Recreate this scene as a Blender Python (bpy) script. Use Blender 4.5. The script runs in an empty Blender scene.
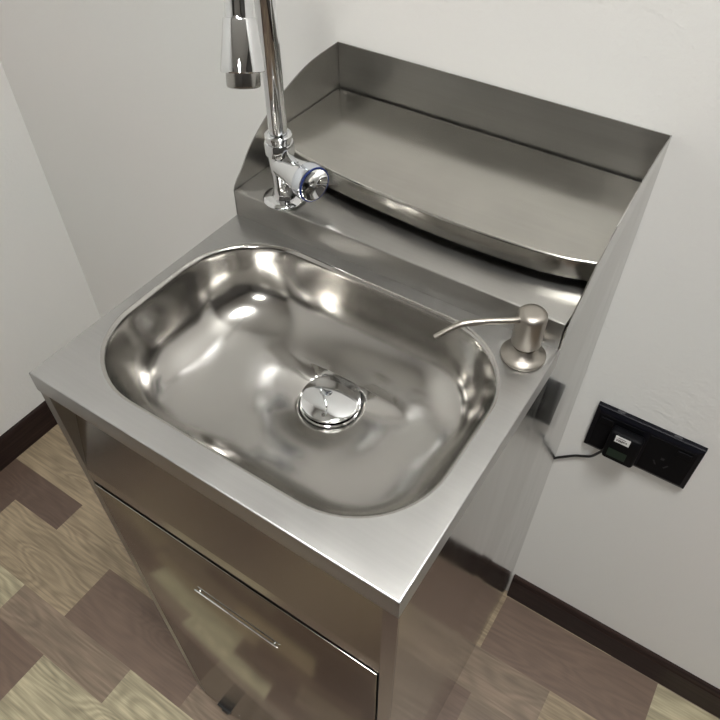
import bpy, bmesh, math, random
from mathutils import Vector, Matrix
PI = math.pi
sc = bpy.context.scene
col = sc.collection

# ------------------------------------------------------------------ dimensions (metres)
H, D, W = .8848, .2795, .380          # counter height, counter depth up to the step, width
LZ = .9158                            # top of the tap ledge
YB, YW = .4809, .4824                 # back of cabinet, back wall
ZT = 1.0030                           # top of splash back
ZS = .9500                            # shelf height
XL = -.7250                           # left wall
XR, YF, ZC = 2.70, -3.10, 2.65        # right wall, front wall, ceiling
HB = .0804                            # baseboard height

# ------------------------------------------------------------------ helpers
def link(o, parent=None):
    col.objects.link(o)
    if parent is not None:
        o.parent = parent
    return o

def obj(name, bm, mat, parent=None, smooth=False, origin=None, angle=35):
    """bmesh in the parent's space -> one mesh object."""
    bmesh.ops.recalc_face_normals(bm, faces=bm.faces[:])
    if smooth:
        for f in bm.faces:
            f.smooth = True
        for e in bm.edges:
            if len(e.link_faces) == 2 and e.calc_face_angle(0) > math.radians(angle):
                e.smooth = False
    me = bpy.data.meshes.new(name)
    if origin is not None:
        for v in bm.verts:
            v.co -= Vector(origin)
    bm.to_mesh(me)
    bm.free()
    if isinstance(mat, (list, tuple)):
        for m in mat:
            me.materials.append(m)
    else:
        me.materials.append(mat)
    o = bpy.data.objects.new(name, me)
    if origin is not None:
        o.location = origin
    return link(o, parent)

def thing(name, label, cat, loc=(0, 0, 0), group=None):
    o = bpy.data.objects.new(name, None)
    o.empty_display_size = .03
    o.location = loc
    o['label'] = label
    o['category'] = cat
    if group:
        o['group'] = group
    return link(o)

def structure(o):
    o['kind'] = 'structure'
    return o

def box(bm, x0, x1, y0, y1, z0, z1, bevel=0, seg=2):
    vs = [bm.verts.new((x, y, z)) for x in (x0, x1) for y in (y0, y1) for z in (z0, z1)]
    idx = [(0, 1, 3, 2), (4, 6, 7, 5), (0, 4, 5, 1), (2, 3, 7, 6), (0, 2, 6, 4), (1, 5, 7, 3)]
    fs = [bm.faces.new([vs[i] for i in f]) for f in idx]
    if bevel:
        es = list({e for f in fs for e in f.edges})
        bmesh.ops.bevel(bm, geom=es, offset=bevel, segments=seg, profile=.5, affect='EDGES')
    return fs

def prism(bm, pts, axis, a, b, bevel=0):
    """closed polygon pts (2d) extruded along axis 0/1/2 from a to b"""
    def mk(p, t):
        c = list(p)
        c.insert(axis, t)
        return bm.verts.new(c)
    A = [mk(p, a) for p in pts]
    B = [mk(p, b) for p in pts]
    n = len(pts)
    fs = [bm.faces.new(A), bm.faces.new(B[::-1])]
    for i in range(n):
        fs.append(bm.faces.new((A[i], A[(i + 1) % n], B[(i + 1) % n], B[i])))
    if bevel:
        es = list({e for f in fs[:2] for e in f.edges})
        bmesh.ops.bevel(bm, geom=es, offset=bevel, segments=2, profile=.5, affect='EDGES')

def lathe(bm, prof, n=48, M=None, closed=False):
    """prof: list of (r, z); revolved around local z, then matrix M"""
    M = M or Matrix.Identity(4)
    rings = []
    for r, z in prof:
        if r < 1e-6:
            rings.append([bm.verts.new(M @ Vector((0, 0, z)))])
        else:
            rings.append([bm.verts.new(M @ Vector((r * math.cos(2 * PI * i / n), r * math.sin(2 * PI * i / n), z))) for i in range(n)])
    for a, b in zip(rings, rings[1:]):
        if len(a) == 1 and len(b) == 1:
            continue
        for i in range(n):
            j = (i + 1) % n
            if len(a) == 1:
                bm.faces.new((a[0], b[i], b[j]))
            elif len(b) == 1:
                bm.faces.new((a[i], a[j], b[0]))
            else:
                bm.faces.new((a[i], a[j], b[j], b[i]))

def tube(bm, pts, rad, n=20, cap=True):
    """sweep a circle along pts (list of Vector); rad number or list"""
    pts = [Vector(p) for p in pts]
    rads = rad if isinstance(rad, (list, tuple)) else [rad] * len(pts)
    t0 = (pts[1] - pts[0]).normalized()
    up = Vector((0, 0, 1)) if abs(t0.z) < .9 else Vector((1, 0, 0))
    nrm = (up - t0 * up.dot(t0)).normalized()
    rings = []
    for i, p in enumerate(pts):
        a = pts[max(i - 1, 0)]
        b = pts[min(i + 1, len(pts) - 1)]
        t = (b - a).normalized()
        nrm = (nrm - t * nrm.dot(t)).normalized()
        bn = t.cross(nrm)
        rings.append([bm.verts.new(p + (nrm * math.cos(2 * PI * k / n) + bn * math.sin(2 * PI * k / n)) * rads[i]) for k in range(n)])
    for a, b in zip(rings, rings[1:]):
        for k in range(n):
            j = (k + 1) % n
            bm.faces.new((a[k], a[j], b[j], b[k]))
    if cap:
        bm.faces.new(rings[0])
        bm.faces.new(rings[-1][::-1])

def frame(origin, zdir, xhint=(1, 0, 0)):
    z = Vector(zdir).normalized()
    x = Vector(xhint)
    x = (x - z * x.dot(z)).normalized()
    y = z.cross(x)
    M = Matrix((x, y, z)).transposed().to_4x4()
    M.translation = Vector(origin)
    return M

def catmull(P, n=8):
    P = [Vector(p) for p in P]
    out = []
    Q = [P[0] * 2 - P[1]] + P + [P[-1] * 2 - P[-2]]
    for i in range(1, len(Q) - 2):
        for k in range(n):
            t = k / n
            a, b, c, d = Q[i - 1], Q[i], Q[i + 1], Q[i + 2]
            out.append(.5 * ((2 * b) + (c - a) * t + (2 * a - 5 * b + 4 * c - d) * t * t + (3 * b - a - 3 * c + d) * t ** 3))
    out.append(P[-1])
    return out

# ------------------------------------------------------------------ materials
def mat(name, base=(.8, .8, .8), metallic=0, rough=.5, **kw):
    m = bpy.data.materials.new(name)
    m.use_nodes = True
    b = m.node_tree.nodes['Principled BSDF']
    b.inputs['Base Color'].default_value = (*base, 1)
    b.inputs['Metallic'].default_value = metallic
    b.inputs['Roughness'].default_value = rough
    for k, v in kw.items():
        b.inputs[k].default_value = v
    return m

def N(m, t, **kw):
    n = m.node_tree.nodes.new(t)
    for k, v in kw.items():
        if k in n.inputs:
            n.inputs[k].default_value = v
        else:
            setattr(n, k, v)
    return n

def L(m, a, b):
    m.node_tree.links.new(a, b)

def ramp(m, fac, stops):
    r = N(m, 'ShaderNodeValToRGB')
    el = r.color_ramp.elements
    while len(el) > 1:
        el.remove(el[0])
    el[0].position = stops[0][0]
    el[0].color = stops[0][1]
    for p, c in stops[1:]:
        e = el.new(p)
        e.color = c
    L(m, fac, r.inputs[0])
    return r.outputs[0]

def maprange(m, v, a, b, c, d):
    n = N(m, 'ShaderNodeMapRange')
    for i, x in enumerate((a, b, c, d)):
        n.inputs[i + 1].default_value = x
    L(m, v, n.inputs[0])
    return n.outputs[0]

def steel(name, base, r0, r1, stretch=(3, 500, 500), bump=.04, smudge=.06, aniso=0.0, blotch=0.10):
    """stainless steel: fine grain along one axis, smudges that vary the gloss"""
    m = mat(name, base, 1, .3)
    b = m.node_tree.nodes['Principled BSDF']
    tc = N(m, 'ShaderNodeTexCoord')
    mp = N(m, 'ShaderNodeMapping')
    mp.inputs['Scale'].default_value = stretch
    L(m, tc.outputs['Object'], mp.inputs[0])
    g = N(m, 'ShaderNodeTexNoise', Scale=1.0, Detail=3.0)
    L(m, mp.outputs[0], g.inputs['Vector'])
    s = N(m, 'ShaderNodeTexNoise', Scale=14.0, Detail=5.0, Roughness=.6)
    L(m, tc.outputs['Object'], s.inputs['Vector'])
    rg = maprange(m, g.outputs[0], .3, .7, r0, r1)
    rs = maprange(m, s.outputs[0], .35, .7, -smudge, smudge)
    ad = N(m, 'ShaderNodeMath', operation='ADD')
    L(m, rg, ad.inputs[0])
    L(m, rs, ad.inputs[1])
    L(m, ad.outputs[0], b.inputs['Roughness'])
    hsv = N(m, 'ShaderNodeMixRGB', blend_type='MULTIPLY')
    hsv.inputs[0].default_value = 1
    hsv.inputs[1].default_value = (*base, 1)
    c = ramp(m, s.outputs[0], [(.3, (1 - blotch, 1 - blotch, 1 - blotch, 1)), (.65, (1, 1, 1, 1))])
    L(m, c, hsv.inputs[2])
    gr = ramp(m, g.outputs[0], [(.3, (.955, .955, .955, 1)), (.7, (1, 1, 1, 1))])
    h2 = N(m, 'ShaderNodeMixRGB', blend_type='MULTIPLY')
    h2.inputs[0].default_value = 1 if stretch[0] != stretch[1] else 0
    L(m, hsv.outputs[0], h2.inputs[1])
    L(m, gr, h2.inputs[2])
    L(m, h2.outputs[0], b.inputs['Base Color'])
    if bump:
        bp = N(m, 'ShaderNodeBump', Strength=bump, Distance=.0005)
        L(m, g.outputs[0], bp.inputs['Height'])
        L(m, bp.outputs[0], b.inputs['Normal'])
    if aniso:
        b.inputs['Anisotropic'].default_value = aniso
        tg = N(m, 'ShaderNodeTangent', direction_type='RADIAL', axis='Y')
        L(m, tg.outputs[0], b.inputs['Tangent'])
    return m

M_top = steel('brushed_steel_worktop', (.46, .455, .445), .36, .38, (10, 380, 380), .0, .03, .55, .05)
M_basin = steel('satin_steel_basin', (.50, .486, .462), .16, .18, (120, 120, 120), .0, .03, 0, .06)
M_splash = steel('dull_steel_splash', (.385, .375, .355), .35, .37, (8, 320, 320), .0, .04, 0, .08)
M_shelf = steel('dull_steel_shelf', (.53, .515, .475), .21, .22, (8, 320, 320), .0, .03, 0, .10)
M_gloss = steel('polished_steel_panel', (.36, .345, .31), .13, .15, (2, 60, 60), .0, .02, 0, .03)
M_apron = steel('satin_steel_apron', (.46, .445, .41), .23, .24, (6, 400, 400), .0, .02, 0, .03)
M_side = steel('polished_steel_side', (.46, .45, .43), .13, .17, (60, 60, 2), .0, .02, 0, .04)
M_satin = steel('satin_nickel', (.40, .37, .33), .37, .40, (500, 500, 8), .0, .02, 0, .04)
M_chrome = mat('chrome', (.74, .75, .76), 1, .035)
M_aer = mat('brushed_chrome_aerator', (.42, .41, .39), 1, .22)
M_dark = mat('painted_gap_shade', (.012, .012, .012), 0, .6)  # near-black that paints the shade in the door gaps
M_black = mat('black_plastic', (.003, .003, .006), 0, .4, **{'Specular IOR Level': .2})
M_blackm = mat('black_matt_plastic', (.004, .004, .005), 0, .5, **{'Specular IOR Level': .08})
M_edge = mat('charcoal_plastic_edge', (.05, .05, .055), 0, .35)
M_cable = mat('black_cable', (.010, .010, .011), 0, .45)
M_blue = mat('blue_ring', (.010, .024, .12), 0, .2)
M_acr = mat('bright_knob_plastic', (.66, .69, .74), .9, .10)
M_sticker = mat('white_sticker', (.75, .75, .74), 0, .5)
M_ink = mat('black_ink', (.02, .02, .02), 0, .5)
M_green = mat('dark_green_label', (.003, .018, .010), 0, .35)
M_wheel = mat('black_wheel', (.012, .012, .013), 0, .35)

# painted wall with a fine orange-peel texture
def wallmat():
    m = mat('painted_plaster_wall', (.70, .69, .67), 0, .75)
    b = m.node_tree.nodes['Principled BSDF']
    tc = N(m, 'ShaderNodeTexCoord')
    n1 = N(m, 'ShaderNodeTexNoise', Scale=150.0, Detail=3.0, Roughness=.55)
    L(m, tc.outputs['Object'], n1.inputs['Vector'])
    n2 = N(m, 'ShaderNodeTexNoise', Scale=2.2, Detail=2.0)
    L(m, tc.outputs['Object'], n2.inputs['Vector'])
    c = ramp(m, n2.outputs[0], [(.35, (.780, .762, .738, 1)), (.65, (.765, .768, .744, 1))])
    L(m, c, b.inputs['Base Color'])
    bp = N(m, 'ShaderNodeBump', Strength=.36, Distance=.002)
    L(m, n1.outputs[0], bp.inputs['Height'])
    L(m, bp.outputs[0], b.inputs['Normal'])
    return m
M_wall = wallmat()
M_far = mat('unseen_dark_wall', (.085, .08, .075), 0, .7)  # unseen walls, coloured dark so the bowl has something dark to reflect
M_ceil = mat('white_ceiling', (.80, .80, .78), 0, .8)

def skirtmat():
    m = mat('dark_wood_skirting', (.022, .013, .011), 0, .5, **{'Specular IOR Level': .2})
    b = m.node_tree.nodes['Principled BSDF']
    tc = N(m, 'ShaderNodeTexCoord')
    mp = N(m, 'ShaderNodeMapping')
    mp.inputs['Scale'].default_value = (3, 3, 90)
    L(m, tc.outputs['Object'], mp.inputs[0])
    n = N(m, 'ShaderNodeTexNoise', Scale=2.0, Detail=4.0)
    L(m, mp.outputs[0], n.inputs['Vector'])
    c = ramp(m, n.outputs[0], [(.3, (.014, .008, .007, 1)), (.7, (.034, .019, .016, 1))])
    L(m, c, b.inputs['Base Color'])
    return m
M_skirt = skirtmat()

def floormat():
    m = mat('patchwork_wood_planks', (.3, .25, .2), 0, .36)
    b = m.node_tree.nodes['Principled BSDF']
    at = N(m, 'ShaderNodeAttribute', attribute_name='tone')
    sd = N(m, 'ShaderNodeAttribute', attribute_name='seed')
    tc = N(m, 'ShaderNodeTexCoord')
    ad = N(m, 'ShaderNodeVectorMath', operation='ADD')
    L(m, tc.outputs['Object'], ad.inputs[0])
    L(m, sd.outputs['Vector'], ad.inputs[1])
    # large warping cathedral grain
    mp0 = N(m, 'ShaderNodeMapping')
    mp0.inputs['Scale'].default_value = (3.2, 13.0, 1)
    L(m, ad.outputs[0], mp0.inputs[0])
    n0 = N(m, 'ShaderNodeTexNoise', Scale=1.0, Detail=1.5, Distortion=.35)
    L(m, mp0.outputs[0], n0.inputs['Vector'])
    ml = N(m, 'ShaderNodeMath', operation='MULTIPLY')
    ml.inputs[1].default_value = 34
    L(m, n0.outputs[0], ml.inputs[0])
    fr = N(m, 'ShaderNodeMath', operation='SINE')
    ml2 = N(m, 'ShaderNodeMath', operation='MULTIPLY')
    ml2.inputs[1].default_value = 2.6
    L(m, ml.outputs[0], ml2.inputs[0])
    L(m, ml2.outputs[0], fr.inputs[0])
    rings = maprange(m, fr.outputs[0], -1, 1, 0, 1)
    # fine straight grain
    mp1 = N(m, 'ShaderNodeMapping')
    mp1.inputs['Scale'].default_value = (9, 230, 1)
    L(m, ad.outputs[0], mp1.inputs[0])
    n1 = N(m, 'ShaderNodeTexNoise', Scale=1.0, Detail=4.0, Roughness=.6)
    L(m, mp1.outputs[0], n1.inputs['Vector'])
    # blotches
    mp2 = N(m, 'ShaderNodeMapping')
    mp2.inputs['Scale'].default_value = (8, 22, 1)
    L(m, ad.outputs[0], mp2.inputs[0])
    n2 = N(m, 'ShaderNodeTexNoise', Scale=1.0, Detail=3.0)
    L(m, mp2.outputs[0], n2.inputs['Vector'])
    k1 = maprange(m, rings, 0, 1, .80, 1.08)
    k2 = maprange(m, n1.outputs[0], .28, .72, .66, 1.24)
    k3 = maprange(m, n2.outputs[0], .3, .7, .78, 1.16)
    p = N(m, 'ShaderNodeMath', operation='MULTIPLY')
    L(m, k1, p.inputs[0]); L(m, k2, p.inputs[1])
    q = N(m, 'ShaderNodeMath', operation='MULTIPLY')
    L(m, p.outputs[0], q.inputs[0]); L(m, k3, q.inputs[1])
    # how strongly the plank shows its figure (alpha of tone)
    mx = N(m, 'ShaderNodeMix')
    mx.data_type = 'FLOAT'
    mx.inputs[2].default_value = 1.0
    L(m, at.outputs['Alpha'], mx.inputs[0])
    L(m, q.outputs[0], mx.inputs[3])
    vm = N(m, 'ShaderNodeVectorMath', operation='SCALE')
    L(m, at.outputs['Color'], vm.inputs[0])
    L(m, mx.outputs[0], vm.inputs['Scale'])
    # knots
    vr = N(m, 'ShaderNodeTexVoronoi', Scale=1.0, Randomness=1.0)
    mp3 = N(m, 'ShaderNodeMapping')
    mp3.inputs['Scale'].default_value = (5, 9, 1)
    L(m, ad.outputs[0], mp3.inputs[0])
    L(m, mp3.outputs[0], vr.inputs['Vector'])
    kn = ramp(m, vr.outputs['Distance'], [(0.0, (.42, .38, .38, 1)), (.10, (.72, .70, .70, 1)), (.22, (1, 1, 1, 1))])
    mm = N(m, 'ShaderNodeMixRGB', blend_type='MULTIPLY')
    L(m, at.outputs['Alpha'], mm.inputs[0])
    L(m, vm.outputs[0], mm.inputs[1])
    L(m, kn, mm.inputs[2])
    L(m, mm.outputs[0], b.inputs['Base Color'])
    bp = N(m, 'ShaderNodeBump', Strength=.06, Distance=.001)
    L(m, n1.outputs[0], bp.inputs['Height'])
    L(m, bp.outputs[0], b.inputs['Normal'])
    return m
M_floor = floormat()

def emis(name, c, s):
    m = mat(name, c, 0, .4)
    b = m.node_tree.nodes['Principled BSDF']
    b.inputs['Emission Color'].default_value = (*c, 1)
    b.inputs['Emission Strength'].default_value = s
    return m

# ------------------------------------------------------------------ the floor, planks that run along x
def s2l(c):
    return tuple(((v / 255 + .055) / 1.055) ** 2.4 if v > 10 else v / 255 / 12.92 for v in c)
TAN, DRK, BRN, LIM, MID = [s2l(c) for c in ((152, 136, 112), (94, 77, 67), (110, 92, 80), (176, 166, 138), (130, 114, 98))]
rows = [(.352, .472, [(-9, TAN), (-.30, MID), (.18, TAN), (.386, BRN), (.69, LIM), (1.05, DRK)]),
        (.472, .60, [(-9, MID), (.20, TAN), (.60, MID)]),
        (.270, .352, [(-9, BRN), (-.1, DRK), (.25, MID), (.528, TAN), (.86, BRN)]),
        (.149, .270, [(-9, TAN), (-.25, MID), (.20, BRN), (.4085, MID), (.70, DRK)]),
        (.077, .149, [(-9, DRK), (-.4895, TAN), (-.05, BRN), (.3, TAN)]),
        (-.041, .077, [(-9, DRK), (-.6258, TAN), (-.3262, BRN), (-.0205, MID), (.30, DRK), (.62, TAN)]),
        (-.112, -.041, [(-9, LIM), (-.445, MID), (-.1426, LIM), (.10, BRN), (.36, MID), (.7, LIM)]),
        (-.230, -.112, [(-9, TAN), (-.60, BRN), (-.300, LIM), (-.015, BRN), (.16, MID), (.46, DRK)]),
        (-.305, -.230, [(-9, MID), (-.35, TAN), (.02, BRN), (.33, DRK), (.6, LIM)])]
rnd = random.Random(4)
y = -.305
k = 0
while y > YF - .02:
    w = (.118, .075)[k % 2]
    js, x, prev = [], XL - .3 * rnd.random(), None
    while x < XR:
        c = rnd.choice([t for t in (TAN, DRK, BRN, MID, MID) if t is not prev])
        js.append((x, c))
        prev = c
        x += rnd.choice((.26, .3, .3, .42))
    rows.append((y - w, y, js))
    y -= w
    k += 1
bm = bmesh.new()
cl = bm.loops.layers.float_color.new('tone')
sl = bm.loops.layers.float_color.new('seed')
for y0, y1, js in rows:
    js = [(max(x, XL - .05), c) for x, c in js]
    last = js[-1][0]
    r2 = random.Random(int(y0 * 1e4))
    while js[-1][0] + .34 < XR:
        js.append((js[-1][0] + .34, r2.choice((TAN, BRN, MID, LIM, DRK))))
    js.append((XR + .05, None))
    for (xa, c), (xb, _) in zip(js, js[1:]):
        # a hairline joint is left in the surface as a thin darker strip of the same board
        f = bm.faces.new([bm.verts.new((a, b, 0)) for a, b in ((xa, y0), (xb, y0), (xb, y1), (xa, y1))])
        sd = (rnd.random() * 40, rnd.random() * 40, 0, 1)
        v = 1 + (rnd.random() - .5) * .08
        strong = {LIM: 1.0, TAN: .9, MID: .75, BRN: .45, DRK: .5}[c]
        for l in f.loops:
            l[cl] = (c[0] * v, c[1] * v, c[2] * v, strong)
            l[sl] = sd
structure(obj('floor', bm, M_floor))
bm = bmesh.new(); box(bm, XL - .1, XR + .1, YF - .1, .62, -.08, -.004)
structure(obj('floor', bm, M_ceil))

# ------------------------------------------------------------------ walls, ceiling, skirting
bm = bmesh.new(); box(bm, XL - .1, XR + .1, YW, YW + .1, 0, ZC)
structure(obj('wall_back', bm, M_wall))
bm = bmesh.new(); box(bm, XL - .1, XL, YF - .1, YW, 0, ZC)
structure(obj('wall_left', bm, M_wall))
bm = bmesh.new(); box(bm, XR, XR + .1, YF - .1, YW, 0, ZC)
structure(obj('wall_right', bm, M_far))
bm = bmesh.new(); box(bm, XL - .1, XR + .1, YF - .1, YF, 0, ZC)
structure(obj('wall_front', bm, M_far))
bm = bmesh.new(); box(bm, XL - .1, XR + .1, YF - .1, YW + .1, ZC, ZC + .1)
structure(obj('ceiling', bm, M_ceil))
sp = [(0, 0), (0, HB), (.004, HB), (.0065, HB - .003), (.0075, HB - .010), (.0090, HB - .014), (.0090, 0)]
bm = bmesh.new(); prism(bm, [(YW - a, z) for a, z in sp], 0, W + .004, XR)
structure(obj('baseboard_back', bm, M_skirt))
bm = bmesh.new(); prism(bm, [(XL + a, z) for a, z in sp], 1, YF, YW)
structure(obj('baseboard_left', bm, M_skirt))
bm = bmesh.new(); prism(bm, [(XR - a, z) for a, z in sp], 1, YF, YW)
structure(obj('baseboard_right', bm, M_skirt))

# ------------------------------------------------------------------ ceiling lights
def ceiling_light(cx, cy, sx, sy, power, label, c=(.99, .988, .965)):
    t = thing('ceiling_light', label, 'light', (cx, cy, ZC))
    bm = bmesh.new()
    for a in ((-sx / 2 - .02, -sx / 2, -sy / 2 - .02, sy / 2 + .02), (sx / 2, sx / 2 + .02, -sy / 2 - .02, sy / 2 + .02),
              (-sx / 2, sx / 2, -sy / 2 - .02, -sy / 2), (-sx / 2, sx / 2, sy / 2, sy / 2 + .02)):
        box(bm, *a, -.014, 0)
    obj('frame', bm, M_ceil, t)
    bm = bmesh.new(); box(bm, -sx / 2, sx / 2, -sy / 2, sy / 2, -.010, -.002)
    obj('diffuser', bm, emis('lamp_diffuser', c, power), t)

ceiling_light(.72, -.17, .42, .42, 50, 'smaller square white ceiling light, nearest to the sink')
ceiling_light(1.15, -2.00, .42, .42, 40, 'larger square white ceiling light, further from the sink')

# ================================================================== THE SINK CABINET
cab = thing('sink_cabinet', 'free-standing stainless steel sink cabinet with basin, raised splash and shelf', 'sink', (0, 0, 0))
T = .0012          # sheet thickness

def flare(bm):      # the right side of the splash leans out a little towards its top
    for v in bm.verts:
        v.co.x += .0038 * min(max((v.co.z - H) / (ZT - H), 0), 1) * v.co.x / W

# --- basin outline ring
BX0, BX1, BY0, BY1 = .0135, .3575, .0258, .2630
NC, NSX, NSY = 14, 16, 10
def ring(d, r, drop=0):
    x0, x1, y0, y1 = BX0 + d, BX1 - d, BY0 + d, BY1 - d
    P = []
    def arc(cx, cy, a0):
        for i in range(NC):
            a = math.radians(a0 + 90 * i / NC)
            P.append((cx + r * math.cos(a), cy + r * math.sin(a)))
    def line(ax, ay, bx, by, n):
        for i in range(n):
            P.append((ax + (bx - ax) * i / n, ay + (by - ay) * i / n))
    arc(x1 - r, y1 - r, 0); line(x1 - r, y1, x0 + r, y1, NSX)
    arc(x0 + r, y1 - r, 90); line(x0, y1 - r, x0, y0 + r, NSY)
    arc(x0 + r, y0 + r, 180); line(x0 + r, y0, x1 - r, y0, NSX)
    arc(x1 - r, y0 + r, 270); line(x1, y0 + r, x1, y1 - r, NSY)
    return P
CR = .083
# worktop sheet: flat top with a hole, folded skirt round it
bm = bmesh.new()
def ringv(bm, P, z):
    return [bm.verts.new((x, y, z)) for x, y in P]
def bridge(bm, a, b):
    n = len(a)
    for i in range(n):
        bm.faces.new((a[i], a[(i + 1) % n], b[(i + 1) % n], b[i]))
hole = ringv(bm, ring(-.0015, CR + .0015), H)
def rectloop(i, z):
    return [bm.verts.new(p) for p in ((i, i, z), (W - i, i, z), (W - i, D + .002, z), (i, D + .002, z))]
o0 = rectloop(.0016, H)
es = []
for lp in (hole, o0):
    for i in range(len(lp)):
        es.append(bm.edges.new((lp[i], lp[(i + 1) % len(lp)])))
bmesh.ops.triangle_fill(bm, use_beauty=True, use_dissolve=False, edges=es)
prev = o0
for i, z in ((.0011, H - .0001), (.0005, H - .0005), (.0001, H - .0011), (0, H - .0017), (0, H - .024), (.0015, H - .0245), (.0015, H - .003)):
    nx = rectloop(i, z)
    bridge(bm, prev, nx)
    prev = nx
obj('countertop', bm, M_top, cab, smooth=True, angle=50)

# --- basin bowl
DX, DY = .1945, .1775        # drain centre
ZD = -.0935
bm = bmesh.new()
prof = [(-.0016, -.0001), (-.0004, -.00025), (.0008, -.0008), (.0018, -.0018), (.0025, -.0034), (.0031, -.0060), (.0044, -.0140), (.0064, -.0250),
        (.0094, -.0365), (.0134, -.0475), (.0180, -.0560), (.0240, -.0632), (.0320, -.0692), (.0420, -.0738), (.0520, -.0770), (.0610, -.0793)]
rings = []
for d, z in prof:
    r = max(CR - .50 * d, .02)
    rings.append(ringv(bm, ring(d, r), H + z))
inner = [(v.co.x, v.co.y) for v in rings[-1]]
z0 = prof[-1][1]
RD = .0305
for k in range(1, 13):
    t = k / 12
    tz = z0 + (ZD - z0) * (t * .75 + .25 * t * t)
    P = []
    for (x, yv) in inner:
        a = math.atan2(yv - DY, x - DX)
        ex, ey = DX + RD * math.cos(a), DY + RD * math.sin(a)
        P.append((x + (ex - x) * t, yv + (ey - yv) * t))
    rings.append(ringv(bm, P, H + tz))
for rr, dz in ((RD - .001, -.0012), (RD - .002, -.006)):
    P = []
    for (x, yv) in inner:
        a = math.atan2(yv - DY, x - DX)
        P.append((DX + rr * math.cos(a), DY + rr * math.sin(a)))
    rings.append(ringv(bm, P, H + ZD + dz))
for a, b in zip(rings, rings[1:]):
    bridge(bm, a, b)
bm.faces.new(rings[-1])
basin = obj('basin', bm, M_basin, cab, smooth=True, angle=60)
# chrome drain: ring seated in the bowl, domed stopper on it
bm = bmesh.new()
Md = Matrix.Translation((DX, DY, H + ZD))
lathe(bm, [(.0235, -.003), (.0245, .0008), (.0275, .0014), (.0306, .0010), (.0316, .0000), (.0315, -.0006), (.0295, -.0012)], 64, Md)
obj('drain_ring', bm, M_chrome, basin, smooth=True)
bm = bmesh.new()
dome = [(.0, .0122)]
for i in range(1, 15):
    a = i / 14
    dome.append((.0292 * a, .0122 - .0040 * a * a))
dome += [(.0304, .0076), (.0310, .0066), (.0309, .0046), (.0300, .0034), (.0, .0032)]
lathe(bm, dome, 72, Md)
lathe(bm, [(0, .0040), (.008, .0040), (.008, -.0055), (0, -.0055)], 24, Md)
obj('drain_stopper', bm, M_chrome, basin, smooth=True, angle=40)

# --- tap ledge (step up behind the counter)
bm = bmesh.new()
lp = [(D, H - .004), (D, LZ - .0016), (D + .0005, LZ - .0005), (D + .0016, LZ), (YB - .003, LZ), (YB - .003, LZ - T), (D + .0025, LZ - T), (D + T, LZ - .003), (D + T, H - .004)]
prism(bm, lp, 0, T + .0012, W - T - .0012)
obj('tap_ledge', bm, M_splash, cab, smooth=True, angle=50)

# --- side panels, each with its quarter-arc splash and the front stile
CURVE = [(.2795, .9165), (.2870, .9255), (.2963, .9335), (.3155, .9530), (.3475, .9735), (.3805, .9875), (.4255, .9995), (YB, ZT)]
cv = catmull([Vector((a, b, 0)) for a, b in CURVE], 5)
cvp = [(p.x, p.y) for p in cv]
ZB = .034
for side in (0, 1):
    xa, xb = (.0006, .0006 + T) if side == 0 else (W - .0006 - T, W - .0006)
    bm = bmesh.new()
    pts = [(.0022, ZB), (.0022, H - .0035), (D + .0002, H - .0035), (D + .0002, LZ - .001)] + cvp[1:] + [(YB, ZB)]
    prism(bm, pts, 0, xa, xb, .0004)
    flare(bm)
    sx0, sx1 = (.0006, .0122) if side == 0 else (W - .0140, W - .0006)
    box(bm, sx0, sx1, .0012, .0030, ZB, H - .0240)
    ix0, ix1 = (.0104, .0122) if side == 0 else (W - .0140, W - .0122)
    box(bm, ix0, ix1, .0030, .0170, ZB, H - .0240)
    obj('side_panel', bm, M_splash if side == 0 else M_side, cab)
bm = bmesh.new()
box(bm, T + .001, W - T - .001, YB - T, YB, ZB, ZT, .0004)
flare(bm)
obj('back_panel', bm, M_splash, cab)
bm = bmesh.new()
box(bm, T + .001, W - T - .001, .018, YB - T - .001, ZB, ZB + .002)
obj('bottom_panel', bm, M_splash, cab)

# --- shelf: sheet with bowed front edge and folded lip
BOW = [(0, .3440), (.0936, .3254), (.1768, .3172), (.238, .3147), (.293, .3160), (.343, .3212), (.380, .3320)]
BC = catmull([(a, b, 0) for a, b in BOW], 8)
def fy(x):
    for a, b in zip(BC, BC[1:]):
        if x <= b.x:
            return a.y + (b.y - a.y) * (x - a.x) / (b.x - a.x)
    return BC[-1].y
nx = 36
x0s, x1s = T + .0016, W - T - .0016
sec = lambda f, zt: [(YB - .0045, zt), (f + .0030, zt), (f + .0012, zt - .0004), (f + .0003, zt - .0013), (f, zt - .0030), (f - .0004, zt - .0210), (f + .0010, zt - .0210),
                     (f + .0018, zt - .0040), (f + .0032, zt - .0018), (YB - .0045, zt - .0018)]
bm = bmesh.new()
cs = []
for i in range(nx + 1):
    x = x0s + (x1s - x0s) * i / nx
    s = (x - W / 2) / (W / 2)
    cs.append([bm.verts.new((x, a, b)) for a, b in sec(fy(x), ZS)])
for a, b in zip(cs, cs[1:]):
    bridge(bm, a, b)
bm.faces.new(cs[0]); bm.faces.new(cs[-1][::-1])
flare(bm)
obj('shelf', bm, M_shelf, cab, smooth=True, angle=50)

# --- apron behind the skirt: leans back towards its top
ZG = .7195
bm = bmesh.new()
ap = [(.0010, ZG + .0030), (.0010, .742), (.0240, .8620), (.0258, .8620), (.0030, .7415), (.0030, ZG + .0030)]
prism(bm, ap, 0, .0124, W - .0142)
obj('front_panel', bm, M_apron, cab)
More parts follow.
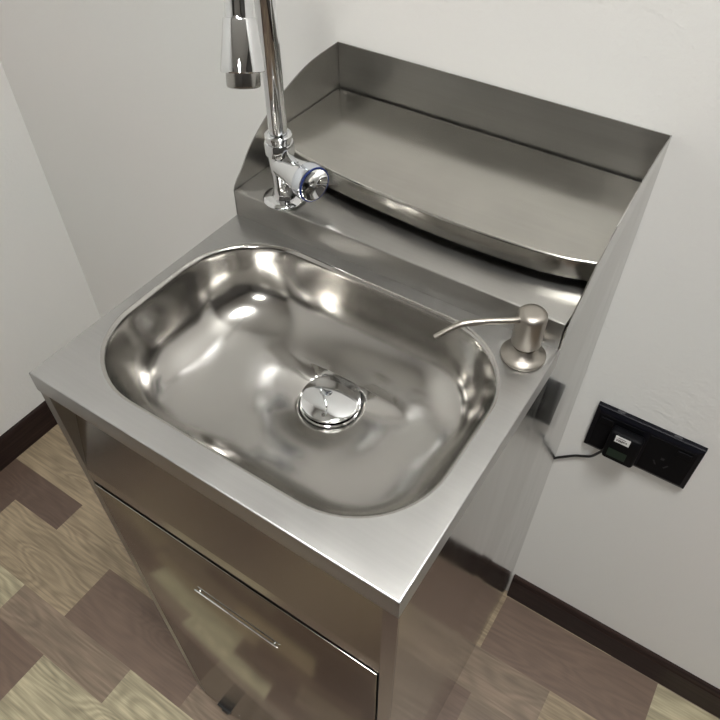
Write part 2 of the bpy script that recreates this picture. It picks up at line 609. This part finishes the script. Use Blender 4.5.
# --- door with bar handle
bm = bmesh.new()
box(bm, .0142, W - .0160, -.0002, .0016, ZB + .001, ZG - .0025, .0005, 2)
door = obj('cabinet_door', bm, M_gloss, cab, smooth=True, angle=60)
bm = bmesh.new()
hz, hx0, hx1 = .6085, .131, .2465
box(bm, hx0, hx1, -.0040, -.0018, hz - .0016, hz + .0016, .0007, 2)
for hx in (hx0 + .006, hx1 - .006):
    lathe(bm, [(0, 0), (.0015, 0), (.0015, .0019), (0, .0019)], 16, frame((hx, -.0002, hz), (0, -1, 0)))
obj('handle', bm, M_chrome, door, smooth=True, angle=40)
bm = bmesh.new()   # black sheet standing in for the shade inside the door gaps
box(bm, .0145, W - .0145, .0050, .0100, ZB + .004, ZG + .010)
obj('gap_shade_sheet', bm, M_dark, cab)

# --- castors
def castor(x, yv):
    bm = bmesh.new()
    box(bm, x - .014, x + .014, yv - .014, yv + .014, ZB - .0025, ZB, .0008)
    box(bm, x - .0105, x - .0085, yv - .011, yv + .011, .012, ZB - .0020, .0006)
    box(bm, x + .0085, x + .0105, yv - .011, yv + .011, .012, ZB - .0020, .0006)
    c = obj('castor', bm, M_wheel, cab)
    bm = bmesh.new()
    lathe(bm, [(0, -.0075), (.0125, -.0075), (.0145, -.0055), (.0145, .0055), (.0125, .0075), (0, .0075)], 28, frame((x, yv, .0146), (1, 0, 0), (0, 1, 0)))
    obj('wheel', bm, M_wheel, c, smooth=True)
for x in (.058, W - .035):
    for yv in (.0105, YB - .035):
        castor(x, yv)

# ================================================================== TAP
TX, TY = .0565, .2975
tap = thing('faucet', 'tall chrome gooseneck tap standing on the steel ledge behind the basin', 'faucet', (TX, TY, LZ + .0003))
def P(p):   # world -> tap space
    return Vector(p) - Vector((TX, TY, LZ))
bm = bmesh.new()
lathe(bm, [(0, 0), (.0220, 0), (.0228, .0008), (.0228, .0018), (.0215, .0034), (.0160, .0046), (.0115, .0050), (0, .0050)], 56)
obj('base_flange', bm, M_chrome, tap, smooth=True, angle=50)
bm = bmesh.new()
lathe(bm, [(0, .0048), (.0128, .0048), (.0120, .0070), (.0110, .0090), (.0108, .0200), (.0112, .0280), (.0122, .0380), (.0122, .0500), (.0115, .0535), (0, .0535)], 44)
kd = Vector((.965, -.262, 0)).normalized()
bo = Vector((0, 0, .0425))
lathe(bm, [(0, 0), (.0134, .004), (.0138, .014), (.0146, .022), (.0160, .031), (.0168, .038), (.0164, .0405), (0, .0405)], 44, frame(bo, kd, (0, 0, 1)))
obj('valve_body', bm, M_chrome, tap, smooth=True, angle=45)
bm = bmesh.new()
lathe(bm, [(0, .0535), (.0136, .0535), (.0148, .0545), (.0148, .0650), (.0140, .0665), (.0126, .0670), (.0126, .0705), (.0136, .0712), (.0136, .0740), (.0124, .0752), (.0108, .0752), (.0108, .0745), (0, .0745)], 44)
obj('collar_nut', bm, M_chrome, tap, smooth=True, angle=35)
# gooseneck: vertical pipe, arch, then leaning spray head
U = Vector((.52, -.854, 0)).normalized()
HEADB = P((.1205, .1915, 1.1082))                 # mouth of the cone
th = math.radians(160)
lean = Vector((U.x * math.sin(th), U.y * math.sin(th), math.cos(th)))   # direction of the outlet
up_off = .100
hs_ = HEADB - lean * up_off                        # where the arch ends
reach = math.hypot(hs_.x, hs_.y)
R = reach / (1 - math.cos(th))
zc = hs_.z - R * math.sin(th)
U2 = Vector((hs_.x, hs_.y, 0)).normalized()
pts = [Vector((0, 0, .0742)), Vector((0, 0, .11)), Vector((0, 0, .16)), Vector((0, 0, zc - .02))]
for i in range(0, 33):
    a = th * i / 32
    pts.append(U2 * (R - R * math.cos(a)) + Vector((0, 0, zc + R * math.sin(a))))
pts.append(pts[-1] + lean * .015)
pts.append(pts[-1] + lean * .025)
bm = bmesh.new(); tube(bm, pts, .0091, 32)
obj('gooseneck_pipe', bm, M_chrome, tap, smooth=True, angle=60)
bm = bmesh.new()
Mh = frame(HEADB, -lean, (1, 0, 0))
lathe(bm, [(0, .0005), (.0148, .0005), (.0158, 0), (.0162, .0008), (.0159, .003), (.0118, .0345), (.0114, .0352), (.0101, .0354), (.0099, .0370), (.0096, .066), (.0094, .072), (0, .072)], 48, Mh)
head = obj('spray_head', bm, M_chrome, tap, smooth=True, angle=30)
bm = bmesh.new()
lathe(bm, [(0, .001), (.0125, .001), (.0125, -.0090), (.0119, -.0103), (.0101, -.0110), (.0093, -.0095), (0, -.0095)], 40, Mh)
obj('aerator', bm, M_aer, head, smooth=True, angle=35)
# cross knob seen from its front: disc with a blue ring and a dished chrome face
Mk = frame(bo + kd * .0400, kd, (0, 0, 1))
bm = bmesh.new()
lathe(bm, [(0, .000), (.0168, .000), (.0186, .0012), (.0190, .0025), (.0190, .0100), (.0184, .0120), (.0172, .0128), (.0168, .0118), (.0140, .0080), (0, .0080)], 56, Mk)
knob = obj('control_knob', bm, M_acr, tap, smooth=True, angle=35)
bm = bmesh.new()
lathe(bm, [(.0170, .0124), (.0180, .0130), (.0177, .0141), (.0165, .0141), (.0162, .0125)], 56, Mk)
obj('blue_band', bm, M_blue, knob, smooth=True)['label'] = 'dark blue ring'
bm = bmesh.new()
lathe(bm, [(.0164, .0120), (.0164, .0144), (.0158, .0148), (.0148, .0144), (.0110, .0122), (.0060, .0102), (.0030, .0098), (.0020, .0104), (0, .0106)], 56, Mk)
obj('dished_face', bm, M_chrome, knob, smooth=True)['label'] = 'dished chrome face'

# ================================================================== SOAP DISPENSER
SX, SY = .3540, .2558
soap = thing('soap_dispenser', 'brushed nickel soap dispenser pump with thin curved spout on the counter corner', 'soap dispenser', (SX, SY, H + .0003))
bm = bmesh.new()
lathe(bm, [(0, 0), (.0198, 0), (.0204, .0008), (.0204, .0022), (.0196, .0034), (.0165, .0050), (.0135, .0075), (.0115, .0105), (.0108, .0130), (0, .0130)], 56)
obj('flange', bm, M_satin, soap, smooth=True, angle=50)
bm = bmesh.new()
lathe(bm, [(0, .012), (.0092, .012), (.0092, .0165), (.0128, .0168), (.0132, .0180), (.0132, .0480), (.0126, .0505), (.0108, .0525), (.0070, .0535), (0, .0538)], 48)
pump = obj('pump_head', bm, M_satin, soap, smooth=True, angle=45)
bm = bmesh.new()
def Q(p):
    return Vector(p) - Vector((SX, SY, H))
pp = catmull([Q((SX - .004, SY - .004, .9325)), Q((.3443, .2440, .9325)), Q((.3250, .2290, .9332)), Q((.3090, .2162, .9322)), Q((.3005, .2085, .9280)), Q((.2920, .1990, .9215))], 8)
tube(bm, pp, [.0030] * 25 + [.0029, .0028, .0027, .0026, .0026, .0025, .0025, .0024, .0024, .0024, .0023, .0023, .0023, .0022, .0022, .0022][:len(pp) - 25], 16)
obj('spout', bm, M_satin, pump, smooth=True, angle=60)

# ================================================================== WALL OUTLET
OX0, OX1, OZ0, OZ1 = .4115, .5520, .5400, .6265
out = thing('wall_outlet', 'wide black double wall socket plate on the white wall beside the sink', 'outlet', ((OX0 + OX1) / 2, YW, (OZ0 + OZ1) / 2))
w2, h2 = (OX1 - OX0) / 2, (OZ1 - OZ0) / 2
bm = bmesh.new()
pr = [(0, 0), (-.0075, .0), (-.0095, .0022), (-.0100, .0060)]
def plate(bm, i, yy):
    return [bm.verts.new(p) for p in ((-w2 + i, yy, -h2 + i), (w2 - i, yy, -h2 + i), (w2 - i, yy, h2 - i), (-w2 + i, yy, h2 - i))]
ls = [plate(bm, 0, 0), plate(bm, 0, -.0055), plate(bm, .0006, -.0070), plate(bm, .0065, -.0100)]
for a, b in zip(ls, ls[1:]):
    bridge(bm, a, b)
bm.faces.new(ls[-1]); bm.faces.new(ls[0][::-1])
plate_o = obj('faceplate', bm, M_black, out)
for cx in (-.034, .034):
    bm = bmesh.new()
    box(bm, cx - .030, cx + .030, -.0108, -.0098, -.034, .034, .0004, 1)
    obj('socket_face', bm, M_blackm, out)
def slot(cx, cz, lx, lz, rot, name, m):
    bm = bmesh.new()
    box(bm, -lx, lx, -.0111, -.0106, -lz, lz)
    bmesh.ops.rotate(bm, verts=bm.verts[:], cent=(0, 0, 0), matrix=Matrix.Rotation(rot, 3, 'Y'))
    bmesh.ops.translate(bm, verts=bm.verts[:], vec=(cx, 0, cz))
    obj(name, bm, m, out)
M_slot = mat('socket_slot', (.012, .012, .014), 0, .6)
for cx in (.030,):
    slot(cx - .0075, -.012, .0042, .0010, math.radians(60), 'pin_slot', M_slot)
    slot(cx + .0075, -.012, .0042, .0010, math.radians(-60), 'pin_slot', M_slot)
    slot(cx, .000, .0022, .0022, 0, 'pin_slot', M_slot)
for cx in (-.052, .050):
    bm = bmesh.new(); box(bm, cx - .009, cx + .009, -.0125, -.0106, .019, .029, .0008, 2)
    obj('switch', bm, M_blackm, out)
for cx in (-.040, .034):
    bm = bmesh.new()
    box(bm, cx - .005, cx + .005, -.0050, -.0015, h2 - .0004, h2 + .0006)
    obj('release_tab', bm, M_edge, out)

# ================================================================== POWER ADAPTER
AX, AZ = .4555, .5760
ad = thing('power_adapter', 'small black plug-in power adapter with white sticker in the left socket', 'charger', (AX, YW - .0108, AZ))
bm = bmesh.new()
box(bm, -.0160, .0270, -.0170, -.0003, -.0215, .0350, .0050, 4)
obj('body', bm, M_blackm, ad, smooth=True, angle=60)
bm = bmesh.new()
box(bm, -.0072, .0122, -.0173, -.0168, .0200, .0325)
st = obj('sticker', bm, M_sticker, ad); st['label'] = 'white printed sticker'
bm = bmesh.new()
r3 = random.Random(2)
x = -.0050
while x < .0090:
    w = r3.choice((.0008, .0012, .0016))
    box(bm, x, x + w, -.01745, -.0173, .0228 if r3.random() < .7 else .0238, .0265)
    x += w + r3.choice((.0004, .0006))
box(bm, -.0035, .0065, -.01745, -.0173, .0288, .0295)
obj('print', bm, M_ink, st)
bm = bmesh.new()
box(bm, -.0100, .0150, -.0172, -.0168, -.0120, .0040)
obj('green_label', bm, M_green, ad)['label'] = 'dark green label'
bm = bmesh.new()
cp = [(-.0130, -.0085, -.0120), (-.0185, -.0060, -.0280), (-.0270, .0040, -.0560), (-.0380, .0075, -.0690), (-.0480, .0075, -.0759), (-.0607, .0075, -.0884), (-.0755, .0080, -.1055), (-.0800, .0082, -.1180)]
cp = [(a, b, c + .0000) for a, b, c in cp]
tube(bm, catmull(cp, 10), .0019, 12)
obj('cable', bm, M_cable, ad, smooth=True, angle=70)

# ------------------------------------------------------------------ camera
cam = bpy.data.cameras.new('camera')
co = bpy.data.objects.new('camera', cam)
link(co)
rx, ry, rz = .7435, -.0018, .5775
co.rotation_mode = 'XYZ'
co.rotation_euler = (rx, ry, rz)
co.location = (.46454841, -.1730834, 1.3344113)
cam.sensor_width = 36
cam.lens = 36 * 686.127 / 720
cam.shift_x = -5.8262 / 720
cam.shift_y = .2032 / 720
cam.clip_start = .01
sc.camera = co

# ------------------------------------------------------------------ world, view
w = bpy.data.worlds.new('world')
sc.world = w
w.use_nodes = True
w.node_tree.nodes['Background'].inputs[0].default_value = (.8, .85, .9, 1)
w.node_tree.nodes['Background'].inputs[1].default_value = .2
sc.view_settings.view_transform = 'Standard'
sc.view_settings.look = 'None'
sc.view_settings.gamma = 1
sc.view_settings.use_curve_mapping = False
sc.view_settings.exposure = 0.5
